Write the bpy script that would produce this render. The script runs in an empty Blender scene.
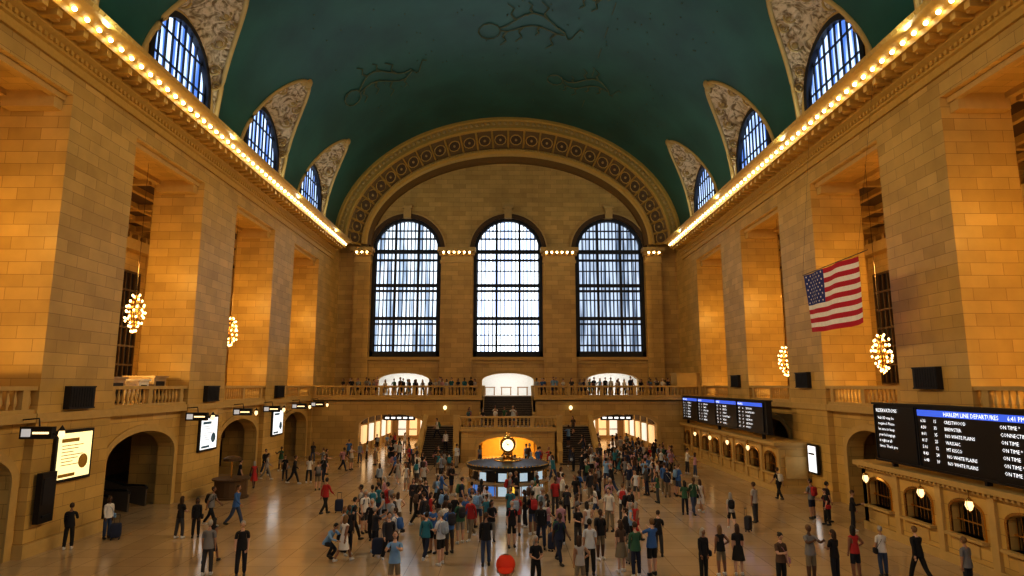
import bpy, math, random
from mathutils import Vector, Matrix
R=random.Random(7)
sc=bpy.context.scene
COL=sc.collection
H=6.5
# ------------------------------------------------------------ materials
def newmat(name):
    m=bpy.data.materials.new(name); m.use_nodes=True
    nt=m.node_tree; b=nt.nodes['Principled BSDF']; return m,nt,b
def N(nt,t,**k):
    n=nt.nodes.new(t)
    for a,v in k.items(): setattr(n,a,v)
    return n
def simple(name,col,rough=.6,metal=0,emit=None,es=0,var=.12,scale=6,bump=0):
    m,nt,b=newmat(name)
    b.inputs['Roughness'].default_value=rough; b.inputs['Metallic'].default_value=metal
    tc=N(nt,'ShaderNodeTexCoord'); no=N(nt,'ShaderNodeTexNoise'); no.inputs['Scale'].default_value=scale
    nt.links.new(tc.outputs['Object'],no.inputs['Vector'])
    mx=N(nt,'ShaderNodeMix',data_type='RGBA')
    mx.inputs[6].default_value=(*[c*(1-var) for c in col],1); mx.inputs[7].default_value=(*[min(1,c*(1+var)) for c in col],1)
    nt.links.new(no.outputs['Fac'],mx.inputs[0]); nt.links.new(mx.outputs[2],b.inputs['Base Color'])
    if bump:
        bp=N(nt,'ShaderNodeBump'); bp.inputs['Strength'].default_value=bump; bp.inputs['Distance'].default_value=.05
        nt.links.new(no.outputs['Fac'],bp.inputs['Height']); nt.links.new(bp.outputs[0],b.inputs['Normal'])
    if emit:
        b.inputs['Emission Color'].default_value=(*emit,1); b.inputs['Emission Strength'].default_value=es
    return m
def stone(name,c1,c2,mort,bw=1.35,rh=.52,rough=.42):
    m,nt,b=newmat(name); L=nt.links.new
    g=N(nt,'ShaderNodeNewGeometry'); sn=N(nt,'ShaderNodeSeparateXYZ'); sp=N(nt,'ShaderNodeSeparateXYZ')
    L(g.outputs['Normal'],sn.inputs[0]); L(g.outputs['Position'],sp.inputs[0])
    def M(op,a,bv=None,c=None):
        n=N(nt,'ShaderNodeMath',operation=op)
        for i,x in enumerate((a,bv,c)):
            if x is None: continue
            if isinstance(x,(int,float)): n.inputs[i].default_value=x
            else: L(x,n.inputs[i])
        return n.outputs[0]
    gx=M('GREATER_THAN',M('ABSOLUTE',sn.outputs[0]),.7); gz=M('GREATER_THAN',M('ABSOLUTE',sn.outputs[2]),.7)
    u=M('ADD',M('MULTIPLY',sp.outputs[1],gx),M('MULTIPLY',sp.outputs[0],M('SUBTRACT',1,gx)))
    v=M('ADD',M('MULTIPLY',sp.outputs[1],gz),M('MULTIPLY',sp.outputs[2],M('SUBTRACT',1,gz)))
    cb=N(nt,'ShaderNodeCombineXYZ'); L(u,cb.inputs[0]); L(v,cb.inputs[1])
    br=N(nt,'ShaderNodeTexBrick'); br.inputs['Scale'].default_value=1
    br.inputs['Brick Width'].default_value=bw; br.inputs['Row Height'].default_value=rh; br.inputs['Mortar Size'].default_value=.010
    br.inputs['Color1'].default_value=(*c1,1); br.inputs['Color2'].default_value=(*c2,1); br.inputs['Mortar'].default_value=(*mort,1)
    L(cb.outputs[0],br.inputs['Vector'])
    no=N(nt,'ShaderNodeTexNoise'); no.inputs['Scale'].default_value=.8; no.inputs['Detail'].default_value=6
    L(g.outputs['Position'],no.inputs['Vector'])
    rr=N(nt,'ShaderNodeMapRange'); rr.inputs[3].default_value=.70; rr.inputs[4].default_value=1.26; L(no.outputs['Fac'],rr.inputs[0])
    mx=N(nt,'ShaderNodeMix',data_type='RGBA',blend_type='MULTIPLY'); mx.inputs[0].default_value=1
    L(br.outputs['Color'],mx.inputs[6]); L(rr.outputs[0],mx.inputs[7]); L(mx.outputs[2],b.inputs['Base Color'])
    b.inputs['Roughness'].default_value=rough
    bp=N(nt,'ShaderNodeBump'); bp.inputs['Strength'].default_value=.3; bp.inputs['Distance'].default_value=.03; bp.invert=True
    L(br.outputs['Fac'],bp.inputs['Height']); L(bp.outputs[0],b.inputs['Normal'])
    return m
M_stone=stone('limestone_blocks',(.64,.435,.145),(.50,.33,.10),(.30,.18,.05))
M_plain=simple('carved_limestone',(.54,.37,.135),.6,scale=3,bump=.25)
M_gold=simple('gilded_plaster',(.56,.36,.09),.4,scale=5,bump=.4)
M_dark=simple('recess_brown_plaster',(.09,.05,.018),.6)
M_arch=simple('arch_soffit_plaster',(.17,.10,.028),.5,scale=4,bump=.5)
M_marble=simple('tan_marble',(.42,.31,.19),.35,scale=2)
M_iron=simple('dark_window_iron',(.012,.014,.02),.5)
M_black=simple('black_metal',(.010,.010,.012),.4)
M_brass=simple('polished_brass',(.8,.5,.16),.25,1)
M_bulb=simple('warm_bulb_glass',(1,.8,.5),.4,emit=(1,.78,.42),es=11,var=0)
M_chbulb=simple('chandelier_bulb_glass',(1,.8,.5),.4,emit=(1,.66,.28),es=5,var=0)
M_white=simple('white_plaster',(.8,.8,.78),.6)
M_wht=simple('lit_white_acrylic',(.9,.9,.9),.4,emit=(.88,.95,1),es=1,var=0)
M_txt=simple('led_text_white',(.9,.9,.9),.4,emit=(.85,.92,1),es=1.2,var=0)
M_blue=simple('led_header_blue',(.05,.1,.7),.4,emit=(.05,.14,.75),es=.8,var=0)
M_yel=simple('lit_yellow_panel',(.9,.7,.1),.4,emit=(1,.65,.08),es=.8,var=0)
M_dial=simple('opal_clock_dial',(.9,.85,.7),.4,emit=(1,.86,.5),es=1.4,var=0)
M_lan=simple('lantern_glass',(1,.8,.5),.4,emit=(1,.7,.35),es=1.6,var=0)
M_step=simple('dark_worn_steps',(.06,.05,.04),.5)
M_shop=simple('warm_shop_wall',(.40,.25,.10),.5)
def relief():
    m,nt,b=newmat('ornamental_relief_plaster'); L=nt.links.new
    g=N(nt,'ShaderNodeNewGeometry'); v=N(nt,'ShaderNodeTexNoise'); v.inputs['Scale'].default_value=1.1; v.inputs['Detail'].default_value=5; v.inputs['Distortion'].default_value=3
    L(g.outputs['Position'],v.inputs['Vector'])
    cr=N(nt,'ShaderNodeValToRGB'); cr.color_ramp.elements[0].position=.36; cr.color_ramp.elements[0].color=(.24,.15,.06,1)
    cr.color_ramp.elements[1].position=.53; cr.color_ramp.elements[1].color=(.74,.57,.36,1)
    L(v.outputs['Fac'],cr.inputs[0]); L(cr.outputs[0],b.inputs['Base Color'])
    bp=N(nt,'ShaderNodeBump'); bp.inputs['Strength'].default_value=1; bp.inputs['Distance'].default_value=.35
    L(v.outputs['Fac'],bp.inputs['Height']); L(bp.outputs[0],b.inputs['Normal']); b.inputs['Roughness'].default_value=.6
    return m
M_relief=relief()
def teal():
    m,nt,b=newmat('teal_painted_vault'); L=nt.links.new
    g=N(nt,'ShaderNodeNewGeometry'); v=N(nt,'ShaderNodeTexNoise'); v.inputs['Scale'].default_value=.3; v.inputs['Detail'].default_value=6
    L(g.outputs['Position'],v.inputs['Vector'])
    cr=N(nt,'ShaderNodeValToRGB'); cr.color_ramp.elements[0].position=.3; cr.color_ramp.elements[0].color=(.016,.082,.070,1)
    cr.color_ramp.elements[1].position=.7; cr.color_ramp.elements[1].color=(.026,.130,.108,1)
    L(v.outputs['Fac'],cr.inputs[0]); L(cr.outputs[0],b.inputs['Base Color']); b.inputs['Roughness'].default_value=.38
    return m
M_teal=teal()
M_const=simple('constellation_gold_paint',(.12,.145,.07),.5)
def floor_mat():
    m,nt,b=newmat('polished_marble_floor'); L=nt.links.new
    g=N(nt,'ShaderNodeNewGeometry')
    br=N(nt,'ShaderNodeTexBrick'); br.offset=0; br.inputs['Scale'].default_value=1; br.inputs['Brick Width'].default_value=1.2; br.inputs['Row Height'].default_value=1.2
    br.inputs['Mortar Size'].default_value=.012; br.inputs['Color1'].default_value=(.56,.42,.26,1); br.inputs['Color2'].default_value=(.49,.36,.215,1); br.inputs['Mortar'].default_value=(.3,.22,.13,1)
    L(g.outputs['Position'],br.inputs['Vector'])
    no=N(nt,'ShaderNodeTexNoise'); no.inputs['Scale'].default_value=.7; no.inputs['Detail'].default_value=7; L(g.outputs['Position'],no.inputs['Vector'])
    rr=N(nt,'ShaderNodeMapRange'); rr.inputs[3].default_value=.85; rr.inputs[4].default_value=1.15; L(no.outputs['Fac'],rr.inputs[0])
    mx=N(nt,'ShaderNodeMix',data_type='RGBA',blend_type='MULTIPLY'); mx.inputs[0].default_value=1
    L(br.outputs['Color'],mx.inputs[6]); L(rr.outputs[0],mx.inputs[7]); L(mx.outputs[2],b.inputs['Base Color'])
    r2=N(nt,'ShaderNodeMapRange'); r2.inputs[3].default_value=.10; r2.inputs[4].default_value=.20; L(no.outputs['Fac'],r2.inputs[0]); L(r2.outputs[0],b.inputs['Roughness'])
    b.inputs['IOR'].default_value=2.2
    return m
M_floor=floor_mat()
def pane(name,c1,c2,s,sx=3):
    m,nt,b=newmat(name); L=nt.links.new
    g=N(nt,'ShaderNodeNewGeometry'); mp=N(nt,'ShaderNodeMapping'); mp.inputs['Scale'].default_value=(sx,sx,.12)
    no=N(nt,'ShaderNodeTexNoise'); no.inputs['Scale'].default_value=1; no.inputs['Detail'].default_value=2
    L(g.outputs['Position'],mp.inputs[0]); L(mp.outputs[0],no.inputs['Vector'])
    cr=N(nt,'ShaderNodeValToRGB'); cr.color_ramp.elements[0].position=.42; cr.color_ramp.elements[0].color=(*c1,1)
    cr.color_ramp.elements[1].position=.56; cr.color_ramp.elements[1].color=(*c2,1)
    L(no.outputs['Fac'],cr.inputs[0]); L(cr.outputs[0],b.inputs['Emission Color']); b.inputs['Emission Strength'].default_value=s
    b.inputs['Base Color'].default_value=(.1,.12,.15,1); b.inputs['Roughness'].default_value=.2
    return m
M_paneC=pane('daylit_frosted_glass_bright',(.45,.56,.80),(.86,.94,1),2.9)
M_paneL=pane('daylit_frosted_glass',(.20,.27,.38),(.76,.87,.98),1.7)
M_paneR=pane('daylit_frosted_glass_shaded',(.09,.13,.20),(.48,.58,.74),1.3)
M_paneU=pane('lunette_glass',(.05,.13,.42),(.55,.72,1),1.9,sx=2.2)
# ------------------------------------------------------------ mesh builder
class MB:
    def __init__(s): s.v=[]; s.f=[]; s.m=[]
    def add(s,vs,fs,mat=0):
        o=len(s.v); s.v+= [tuple(p) for p in vs]
        for f in fs: s.f.append([i+o for i in f]); s.m.append(mat)
    def box(s,x0,x1,y0,y1,z0,z1,mat=0):
        s.add([(x0,y0,z0),(x1,y0,z0),(x1,y1,z0),(x0,y1,z0),(x0,y0,z1),(x1,y0,z1),(x1,y1,z1),(x0,y1,z1)],
              [(0,3,2,1),(4,5,6,7),(0,1,5,4),(1,2,6,5),(2,3,7,6),(3,0,4,7)],mat)
    def pbox(s,P,u0,u1,z0,z1,w0,w1,mat=0):
        s.add([P(u0,z0,w0),P(u1,z0,w0),P(u1,z0,w1),P(u0,z0,w1),P(u0,z1,w0),P(u1,z1,w0),P(u1,z1,w1),P(u0,z1,w1)],
              [(0,3,2,1),(4,5,6,7),(0,1,5,4),(1,2,6,5),(2,3,7,6),(3,0,4,7)],mat)
    def sheared(s,x0,x1,y0,y1,za0,zb0,za1,zb1,mat=0):
        s.add([(x0,y0,za0),(x1,y0,za0),(x1,y1,za1),(x0,y1,za1),(x0,y0,zb0),(x1,y0,zb0),(x1,y1,zb1),(x0,y1,zb1)],
              [(0,3,2,1),(4,5,6,7),(0,1,5,4),(1,2,6,5),(2,3,7,6),(3,0,4,7)],mat)
    def profy(s,pts,y0,y1,mat=0):
        n=len(pts)
        s.add([(x,y0,z) for x,z in pts]+[(x,y1,z) for x,z in pts],
              [(i,(i+1)%n,n+(i+1)%n,n+i) for i in range(n)]+[tuple(range(n)),tuple(range(2*n-1,n-1,-1))],mat)
    def lathe(s,cx,cy,prof,n=16,mat=0):
        vs=[];fs=[]
        for r,z in prof:
            for i in range(n):
                a=2*math.pi*i/n; vs.append((cx+r*math.cos(a),cy+r*math.sin(a),z))
        for j in range(len(prof)-1):
            for i in range(n): fs.append((j*n+i,j*n+(i+1)%n,(j+1)*n+(i+1)%n,(j+1)*n+i))
        fs.append(tuple(range(n-1,-1,-1))); k=(len(prof)-1)*n; fs.append(tuple(range(k,k+n)))
        s.add(vs,fs,mat)
    def tube(s,pts,rad,n=6,mat=0):
        pts=[Vector(p) for p in pts]; vs=[];fs=[]
        for j,p in enumerate(pts):
            d=(pts[min(j+1,len(pts)-1)]-pts[max(j-1,0)]).normalized()
            a=Vector((0,0,1)) if abs(d.z)<.9 else Vector((1,0,0))
            u=d.cross(a).normalized(); w=d.cross(u)
            r=rad[j] if isinstance(rad,(list,tuple)) else rad
            for i in range(n):
                t=2*math.pi*i/n; vs.append(p+u*r*math.cos(t)+w*r*math.sin(t))
        for j in range(len(pts)-1):
            for i in range(n): fs.append((j*n+i,j*n+(i+1)%n,(j+1)*n+(i+1)%n,(j+1)*n+i))
        fs.append(tuple(range(n))); k=(len(pts)-1)*n; fs.append(tuple(range(k,k+n)))
        s.add(vs,fs,mat)
    def sphere(s,c,rx,ry,rz,mat=0,nu=10,nv=6,e=1,jaw=0,Rm=None):
        vs=[];fs=[]
        def pw(x): return math.copysign(abs(x)**e,x)
        for j in range(nv+1):
            t=math.pi*j/nv-math.pi/2
            for i in range(nu):
                a=2*math.pi*i/nu
                x=rx*pw(math.cos(t))*pw(math.cos(a)); y=ry*pw(math.cos(t))*pw(math.sin(a)); z=rz*pw(math.sin(t))
                if jaw and z<0: x*=1+jaw*z/rz
                v=Vector((x,y,z))
                if Rm: v=Rm@v
                vs.append((c[0]+v.x,c[1]+v.y,c[2]+v.z))
        for j in range(nv):
            for i in range(nu): fs.append((j*nu+i,j*nu+(i+1)%nu,(j+1)*nu+(i+1)%nu,(j+1)*nu+i))
        s.add(vs,fs,mat)
    def archpanel(s,P,u0,u1,zb,zt,uc,hw,hb,zs,rise,w0,w1,mat=0,n=20,back=True):
        us=[uc-hw*math.cos(math.pi*i/n) for i in range(n+1)]
        zz=[zs+rise*math.sin(math.pi*i/n) for i in range(n+1)]
        for w in ((w0,w1) if back else (w0,)):
            s.add([P(u0,zb,w),P(uc-hw,zb,w),P(uc-hw,zt,w),P(u0,zt,w)],[(0,1,2,3)],mat)
            s.add([P(uc+hw,zb,w),P(u1,zb,w),P(u1,zt,w),P(uc+hw,zt,w)],[(0,1,2,3)],mat)
            if hb>zb: s.add([P(uc-hw,zb,w),P(uc+hw,zb,w),P(uc+hw,hb,w),P(uc-hw,hb,w)],[(0,1,2,3)],mat)
            for i in range(n):
                s.add([P(us[i],zz[i],w),P(us[i+1],zz[i+1],w),P(us[i+1],zt,w),P(us[i],zt,w)],[(0,1,2,3)],mat)
        for i in range(n): s.add([P(us[i],zz[i],w0),P(us[i+1],zz[i+1],w0),P(us[i+1],zz[i+1],w1),P(us[i],zz[i],w1)],[(0,1,2,3)],mat)
        for u in (uc-hw,uc+hw): s.add([P(u,hb,w0),P(u,zs,w0),P(u,zs,w1),P(u,hb,w1)],[(0,1,2,3)],mat)
        if hb>zb: s.add([P(uc-hw,hb,w0),P(uc+hw,hb,w0),P(uc+hw,hb,w1),P(uc-hw,hb,w1)],[(0,1,2,3)],mat)
    def archband(s,P,uc,hw,zs,rise,t,w0,w1,mat=0,n=24,hb=None):
        pts=[(uc-hw*math.cos(math.pi*i/n),zs+rise*math.sin(math.pi*i/n)) for i in range(n+1)]
        out=[(uc-(hw+t)*math.cos(math.pi*i/n),zs+(rise+t)*math.sin(math.pi*i/n)) for i in range(n+1)]
        if hb is not None:
            pts=[(uc-hw,hb)]+pts+[(uc+hw,hb)]; out=[(uc-hw-t,hb)]+out+[(uc+hw+t,hb)]
        for i in range(len(pts)-1):
            a,b,c,d=pts[i],pts[i+1],out[i+1],out[i]
            s.add([P(a[0],a[1],w0),P(b[0],b[1],w0),P(c[0],c[1],w0),P(d[0],d[1],w0),P(a[0],a[1],w1),P(b[0],b[1],w1),P(c[0],c[1],w1),P(d[0],d[1],w1)],
                  [(0,1,2,3),(7,6,5,4),(0,4,5,1),(3,2,6,7)],mat)
    def build(s,name,mats,smooth=False,parent=None,link=True):
        me=bpy.data.meshes.new(name); me.from_pydata(s.v,[],s.f)
        for m in mats: me.materials.append(m)
        me.polygons.foreach_set('material_index',s.m)
        if smooth: me.polygons.foreach_set('use_smooth',[True]*len(s.f))
        me.update()
        o=bpy.data.objects.new(name,me)
        if link: COL.objects.link(o)
        if parent: o.parent=parent
        return o
def empty(name,loc=(0,0,0)):
    e=bpy.data.objects.new(name,None); e.location=loc; e.empty_display_size=.2; COL.objects.link(e); return e
XW=18.4; XB=21.4; YB=-12; YE=67
PF=[(-21.4,-16.8),(-9.8,-5.2),(1.8,6.4),(13.4,18.0),(25,29.6),(36.6,41.2),(48.2,52.8),(59.8,67)]
PF=[(max(a,YB),b) for a,b in PF if b>YB]
BAYS=[-1.7,9.9,21.5,33.1,44.7,56.3]
ZF=5.4
# ------------------------------------------------------------ floor
mb=MB(); mb.box(-34,34,YB-1,84,-.3,0); mb.build('floor',[M_floor])
def balustrade(mb,axis,a0,a1,c,z0,z1=None,h=1.05,w=.34,mat=0,piers=True):
    if z1 is None: z1=z0
    L=abs(a1-a0); n=max(1,int(L/.34))
    def bx(u0,u1,zb0,zt0,zb1,zt1,ww):
        if axis=='y': mb.sheared(c-ww/2,c+ww/2,u0,u1,zb0,zt0,zb1,zt1,mat)
        else:
            o=len(mb.v); mb.sheared(c-ww/2,c+ww/2,u0,u1,zb0,zt0,zb1,zt1,mat)
            for i in range(o,len(mb.v)):
                x,y,z=mb.v[i]; mb.v[i]=(y,x,z)
    bx(a0,a1,z0,z0+.16,z1,z1+.16,w); bx(a0,a1,z0+h-.16,z0+h,z1+h-.16,z1+h,w*1.15)
    for i in range(n):
        t=(i+.5)/n; u=a0+(a1-a0)*t; z=z0+(z1-z0)*t
        if piers and i%9==0:
            bx(u-.16,u+.16,z+.1,z+h-.1,z+.1,z+h-.1,w*.95); continue
        pr=[(.06,.14),(.05,.22),(.10,.38),(.09,.48),(.045,.7),(.07,.9)]
        x,y=(c,u) if axis=='y' else (u,c)
        mb.lathe(x,y,[(r,z+q*h) for r,q in pr],6,mat)
# ------------------------------------------------------------ side walls
M_awin=simple('aisle_window_bronze',(.10,.06,.025),.4)
for side,sx in (('left',-1),('right',1)):
    mb=MB(); P=lambda u,z,w,sx=sx:(sx*w,u,z)
    for a,b in PF: 
        mb.pbox(P,a,b,0,18.6,XW,XB,0)
        mb.pbox(P,a-.12,b+.12 if b<60 else b,0,.5,XW-.12,XB+.12,1)
        mb.pbox(P,a-.08,b+.08 if b<60 else b,ZF-.35,ZF,XW-.1,XB,1)
    mb.pbox(P,YB,YE,18.6,21.5,XW,XB+.6,0)
    for i in range(len(PF)-1):
        u0=PF[i][1]; u1=PF[i+1][0]; uc=(u0+u1)/2; hw=3.0 if sx<0 else 2.2
        mb.archpanel(P,u0,u1,0,ZF,uc,hw,0,2.9,1.25,XW+.35,XW+1.2,0)
        mb.archband(P,uc,hw,2.9,1.25,.35,XW+.27,XW+.36,1,hb=0)
        mb.pbox(P,u0,u1,ZF-.35,ZF,XW-.05,XB,1)
        mb.pbox(P,u0-.01,u0+.5,17.9,18.6,XW+.4,XB-.4,1); mb.pbox(P,u1-.5,u1+.01,17.9,18.6,XW+.4,XB-.4,1)
        mb.pbox(P,u0,u1,18.35,18.62,XW+.3,XW+.6,1); mb.pbox(P,u0,u1,18.35,18.62,XB-.6,XB-.3,1)
    mb.build('wall_'+side,[M_stone,M_plain])
    mb=MB(); XO=29
    mb.pbox(P,YB,YE,ZF-.4,ZF,XB-.6,XO,2)
    mb.pbox(P,YB,YE,0,18.9,XO,XO+.5,0)
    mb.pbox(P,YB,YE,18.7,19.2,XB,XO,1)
    mb.pbox(P,YE-.4,YE,0,19,XB,XO,0)
    for yc in BAYS:
        y=yc-5.8
        mb.pbox(P,y-1,y+1,ZF,18.7,XO-.9,XO,0); mb.pbox(P,y-1.25,y+1.25,15.8,16.6,XO-1.2,XO,2); mb.pbox(P,y-1.1,y+1.1,14.9,15.8,XO-1.05,XO,2)
        mb.pbox(P,yc-5.8,yc+5.8,16.6,17.4,XO-.8,XO,2)
        for q in range(-5,6): mb.pbox(P,yc+q*1.05-.15,yc+q*1.05+.15,17.4,17.8,XO-.8,XO-.3,2)
        for yy in (yc-3,yc,yc+3): mb.pbox(P,yy-.15,yy+.15,18.3,18.7,XB,XO,2)
        for xx in (23.2,25.4,27.4): mb.pbox(P,yc-5.8,yc+5.8,18.35,18.7,xx-.15,xx+.15,2)
    mb.build('wall_aisle_'+side,[M_stone,M_dark,M_plain])
    k=0
    for yc in BAYS:
        mb=MB()
        mb.pbox(P,yc-3.6,yc+3.6,6.6,15,28.85,29.0,1)
        for u in range(13): mb.pbox(P,yc-3.6+u*.6-.05,yc-3.6+u*.6+.05,6.6,15,28.7,28.85,0)
        for z in (6.6,8,9.4,10.8,12.2,13.6,15): mb.pbox(P,yc-3.6,yc+3.6,z-.07,z+.07,28.68,28.85,0)
        mb.build('window_aisle_%s_%d'%(side,k),[M_awin,M_black]); k+=1
for side,sx in (('left',-1),('right',1)):
    mb=MB()
    for i in range(len(PF)-1):
        if PF[i+1][0]<14: continue
        balustrade(mb,'y',PF[i][1]+.02,PF[i+1][0]-.02,sx*(XW+.25),ZF)
    mb.build('balustrade_'+side,[M_plain])
# ------------------------------------------------------------ cornice
for side,sx in (('left',-1),('right',1)):
    mb=MB()
    pr=[(0,19.5),(.14,19.5),(.14,19.85),(.26,19.9),(.26,20.2),(.5,20.35),(.5,20.62),(1.35,20.72),(1.35,21.0),(1.55,21.1),(1.9,21.3),(1.95,21.5),(0,21.55)]
    mb.profy([(sx*(XW-d),z) for d,z in pr],YB,64.4,0)
    P=lambda u,z,w,sx=sx:(sx*w,u,z)
    y=YB+.375
    while y<64:
        mb.pbox(P,y-.14,y+.14,20.42,20.72,XW-1.25,XW-.5,0)
        mb.pbox(P,y+.25,y+.5,20.5,20.66,XW-.9,XW-.6,1)
        mb.sphere((sx*(XW-1.85),y,21.42),.12,.14,.12,0,6,4); mb.sphere((sx*(XW-1.85),y+.375,21.42),.12,.14,.12,0,6,4)
        y+=.75
    y=YB+.2
    while y<64:
        mb.pbox(P,y-.07,y+.07,20.0,20.17,XW-.36,XW-.2,0); y+=.3
    mb.build('trim_cornice_'+side,[M_gold,M_plain])
    mb=MB(); y=YB+.75
    while y<64:
        mb.sphere((sx*(XW-1.5),y,20.98),.095,.095,.095,0,8,5); y+=.75
    mb.build('cornice_light_bulbs_'+side,[M_bulb],True)
# ------------------------------------------------------------ ceiling vault
VZ=21.5; VR=13.8; S=.58; WA=4.1; WB=5.9
def zwall(v): return VZ+WB*math.sqrt(max(0,1-(v/WA)**2))
def phi0(y):
    for c in BAYS:
        v=y-c
        if abs(v)<WA:
            zw=zwall(v); a,b=0,1.1
            for _ in range(40):
                m=(a+b)/2
                if VZ+VR*math.sin(m)-zw-S*XW*(1-math.cos(m))<0: a=m
                else: b=m
            return a
    return 0
def V(phi,y,o=0): return ((XW-o)*math.cos(phi),y,VZ+(VR-o)*math.sin(phi))
ys=[YB]
for c in BAYS:
    ys+=[c-WA*math.cos(math.pi*i/24) for i in range(25)]
    ys+=[c+WA+1.2,c+WA+2.4]
ys=sorted(set(round(y,4) for y in ys if YB<=y<64.4))+[64.5]
mb=MB(); n=56; vs=[]; fs=[]
for y in ys:
    p=phi0(y)
    for i in range(n+1): vs.append(V(p+(math.pi-2*p)*i/n,y))
for j in range(len(ys)-1):
    for i in range(n): fs.append((j*(n+1)+i,j*(n+1)+i+1,(j+1)*(n+1)+i+1,(j+1)*(n+1)+i))
mb.add(vs,fs); mb.build('ceiling',[M_teal],True)
for side,sx in (('left',-1),('right',1)):
    mb=MB(); rim=MB()
    P=lambda u,z,w,sx=sx:(sx*w,u,z)
    for k,c in enumerate(BAYS):
        vs=[];fs=[];m=14; edge=[]
        K=48
        for i in range(K+1):
            v=-WA*math.cos(math.pi*i/K)*.9999; p=phi0(c+v); x1,_,z1=V(p,0); z0=zwall(v)
            for j in range(m+1):
                t=j/m; dz=.14*math.sin(7*v+9*t)*math.sin(11*t+3*v)*(t*(1-t)*4)
                vs.append((sx*(XW+(x1-XW)*t),c+v,z0+(z1-z0)*t+dz))
            edge.append((sx*(x1-.02),c+v,z1-.02))
        for i in range(K):
            for j in range(m): fs.append((i*(m+1)+j,i*(m+1)+j+1,(i+1)*(m+1)+j+1,(i+1)*(m+1)+j))
        mb.add(vs,fs,0)
        for sgn in (-1,1):
            for (fv,t,r) in ((.55,.5,.45),(.75,.35,.3),(.3,.62,.35),(.85,.5,.25),(.45,.8,.28)):
                v=sgn*WA*fv; p=phi0(c+v); x1,_,z1=V(p,0); z0=zwall(v)
                pos=(sx*(XW+(x1-XW)*t),c+v-sgn*.05,z0+(z1-z0)*t)
                ring=[(pos[0]+r*math.cos(a*.6),pos[1]-sgn*.12,pos[2]+r*math.sin(a*.6)) for a in range(11)]
                mb.tube(ring,.07,5,1); mb.sphere(pos,r*.45,.18,r*.45,1,8,5)
        rim.tube(edge,.15,6,0)
        tip=edge[len(edge)//2]; rim.sphere((tip[0],tip[1],tip[2]),.35,.3,.4,0,8,6); 
        for q in (-.45,.45): rim.sphere((tip[0]+sx*.2,tip[1]+q,tip[2]-.2),.25,.25,.28,0,8,5)
        K=24
        for i in range(K):
            va,vb=[-WA*math.cos(math.pi*(i+d)/K) for d in (0,1)]
            def gz(v): return 23.9+3.1*math.sqrt(max(0,1-(v/3.1)**2)) if abs(v)<3.1 else 21.4
            ga,gb=gz(va),gz(vb)
            if abs(va)>=3.1 or abs(vb)>=3.1: ga=gb=21.4
            mb.add([(sx*XW,c+va,ga),(sx*XW,c+vb,gb),(sx*XW,c+vb,zwall(vb)),(sx*XW,c+va,zwall(va))],[(0,1,2,3)],1)
        w=MB(); hw=3.15; zs=23.9
        w.archband(P,c,hw-.25,zs,hw-.25,.35,XW-.1,XW+.3,0,hb=21.5)
        for i in range(10):
            u=-hw+hw*2*(i+.5)/10
            w.pbox(P,c+u-.045,c+u+.045,21.4,zs+math.sqrt(max(0,hw*hw-u*u)),XW+.1,XW+.2,0)
        for z in (22.6,23.9,25.6):
            h=math.sqrt(max(.01,hw*hw-max(0,z-zs)**2)); w.pbox(P,c-h,c+h,z-.04,z+.04,XW+.1,XW+.2,0)
        q=[P(c-hw,21.4,XW+.25)]+[P(c-hw*math.cos(math.pi*i/16),zs+hw*math.sin(math.pi*i/16),XW+.25) for i in range(17)]+[P(c+hw,21.4,XW+.25)]
        w.add(q,[tuple(range(len(q)))],1)
        w.build('window_lunette_%s_%d'%(side,k),[M_iron,M_paneU])
    mb.build('ceiling_penetrations_'+side,[M_relief,M_plain],True)
    rim.build('trim_lunette_rim_'+side,[M_plain],True)
mb=MB()
def cpath(c,pts,r=.04):
    ph,y=c; mb.tube([V(math.radians(ph+a),y+b,.08) for a,b in pts],r,4,0)
def figure(c,s,seed):   # spine, belly and curling limbs, like the painted zodiac beasts
    rr=random.Random(seed); spine=[(-4.5*s+i*s*1.1,.6*s*math.sin(i*.7+seed)) for i in range(9)]
    belly=[(a,b+(.9*s)*math.sin((i+.6)/9.2*math.pi)) for i,(a,b) in enumerate(spine)]
    cpath(c,spine,.06); cpath(c,belly,.05)
    for i in range(1,8):
        a,b=belly[i]; L=s*rr.uniform(.5,1.0); k=1 if i%2 else -1
        if k<0: a,b=spine[i]
        cpath(c,[(a,b),(a+.8*L,b+k*L*.5),(a+.3*L,b+k*L*.9),(a+1.3*L,b+k*L*1.3)],.045)
        cpath(c,[(a+.4,b),(a+.4+.6*L,b+k*L*.4),(a+.5*L,b+k*L*.8)],.035)
    a,b=spine[-1]; cpath(c,[(a+1.4*s+1.5*s*math.cos(t*.65),b+.2*s+.6*s*math.sin(t*.65)) for t in range(11)],.05)
    a,b=spine[0]; cpath(c,[(a-t*.5*s,b+.5*s*math.sin(t*1.1)) for t in range(6)],.045)
for c,s,sd in (((126,50),1.9,1),((84,46),1.9,2),((67,54),1.6,3),((102,36),1.7,4),((70,40),1.4,5)): figure(c,s,sd)
for k in range(9): cpath((64+k*.25,32+k*3.2),[(0,0),(.15,1.5)],.035)
for k in range(260):
    ph=R.uniform(40,140); y=R.uniform(25,63); p=V(math.radians(ph),y,.06); mb.sphere(p,.055,.055,.055,0,5,3)
mb.build('ceiling_constellations',[M_const])
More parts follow.
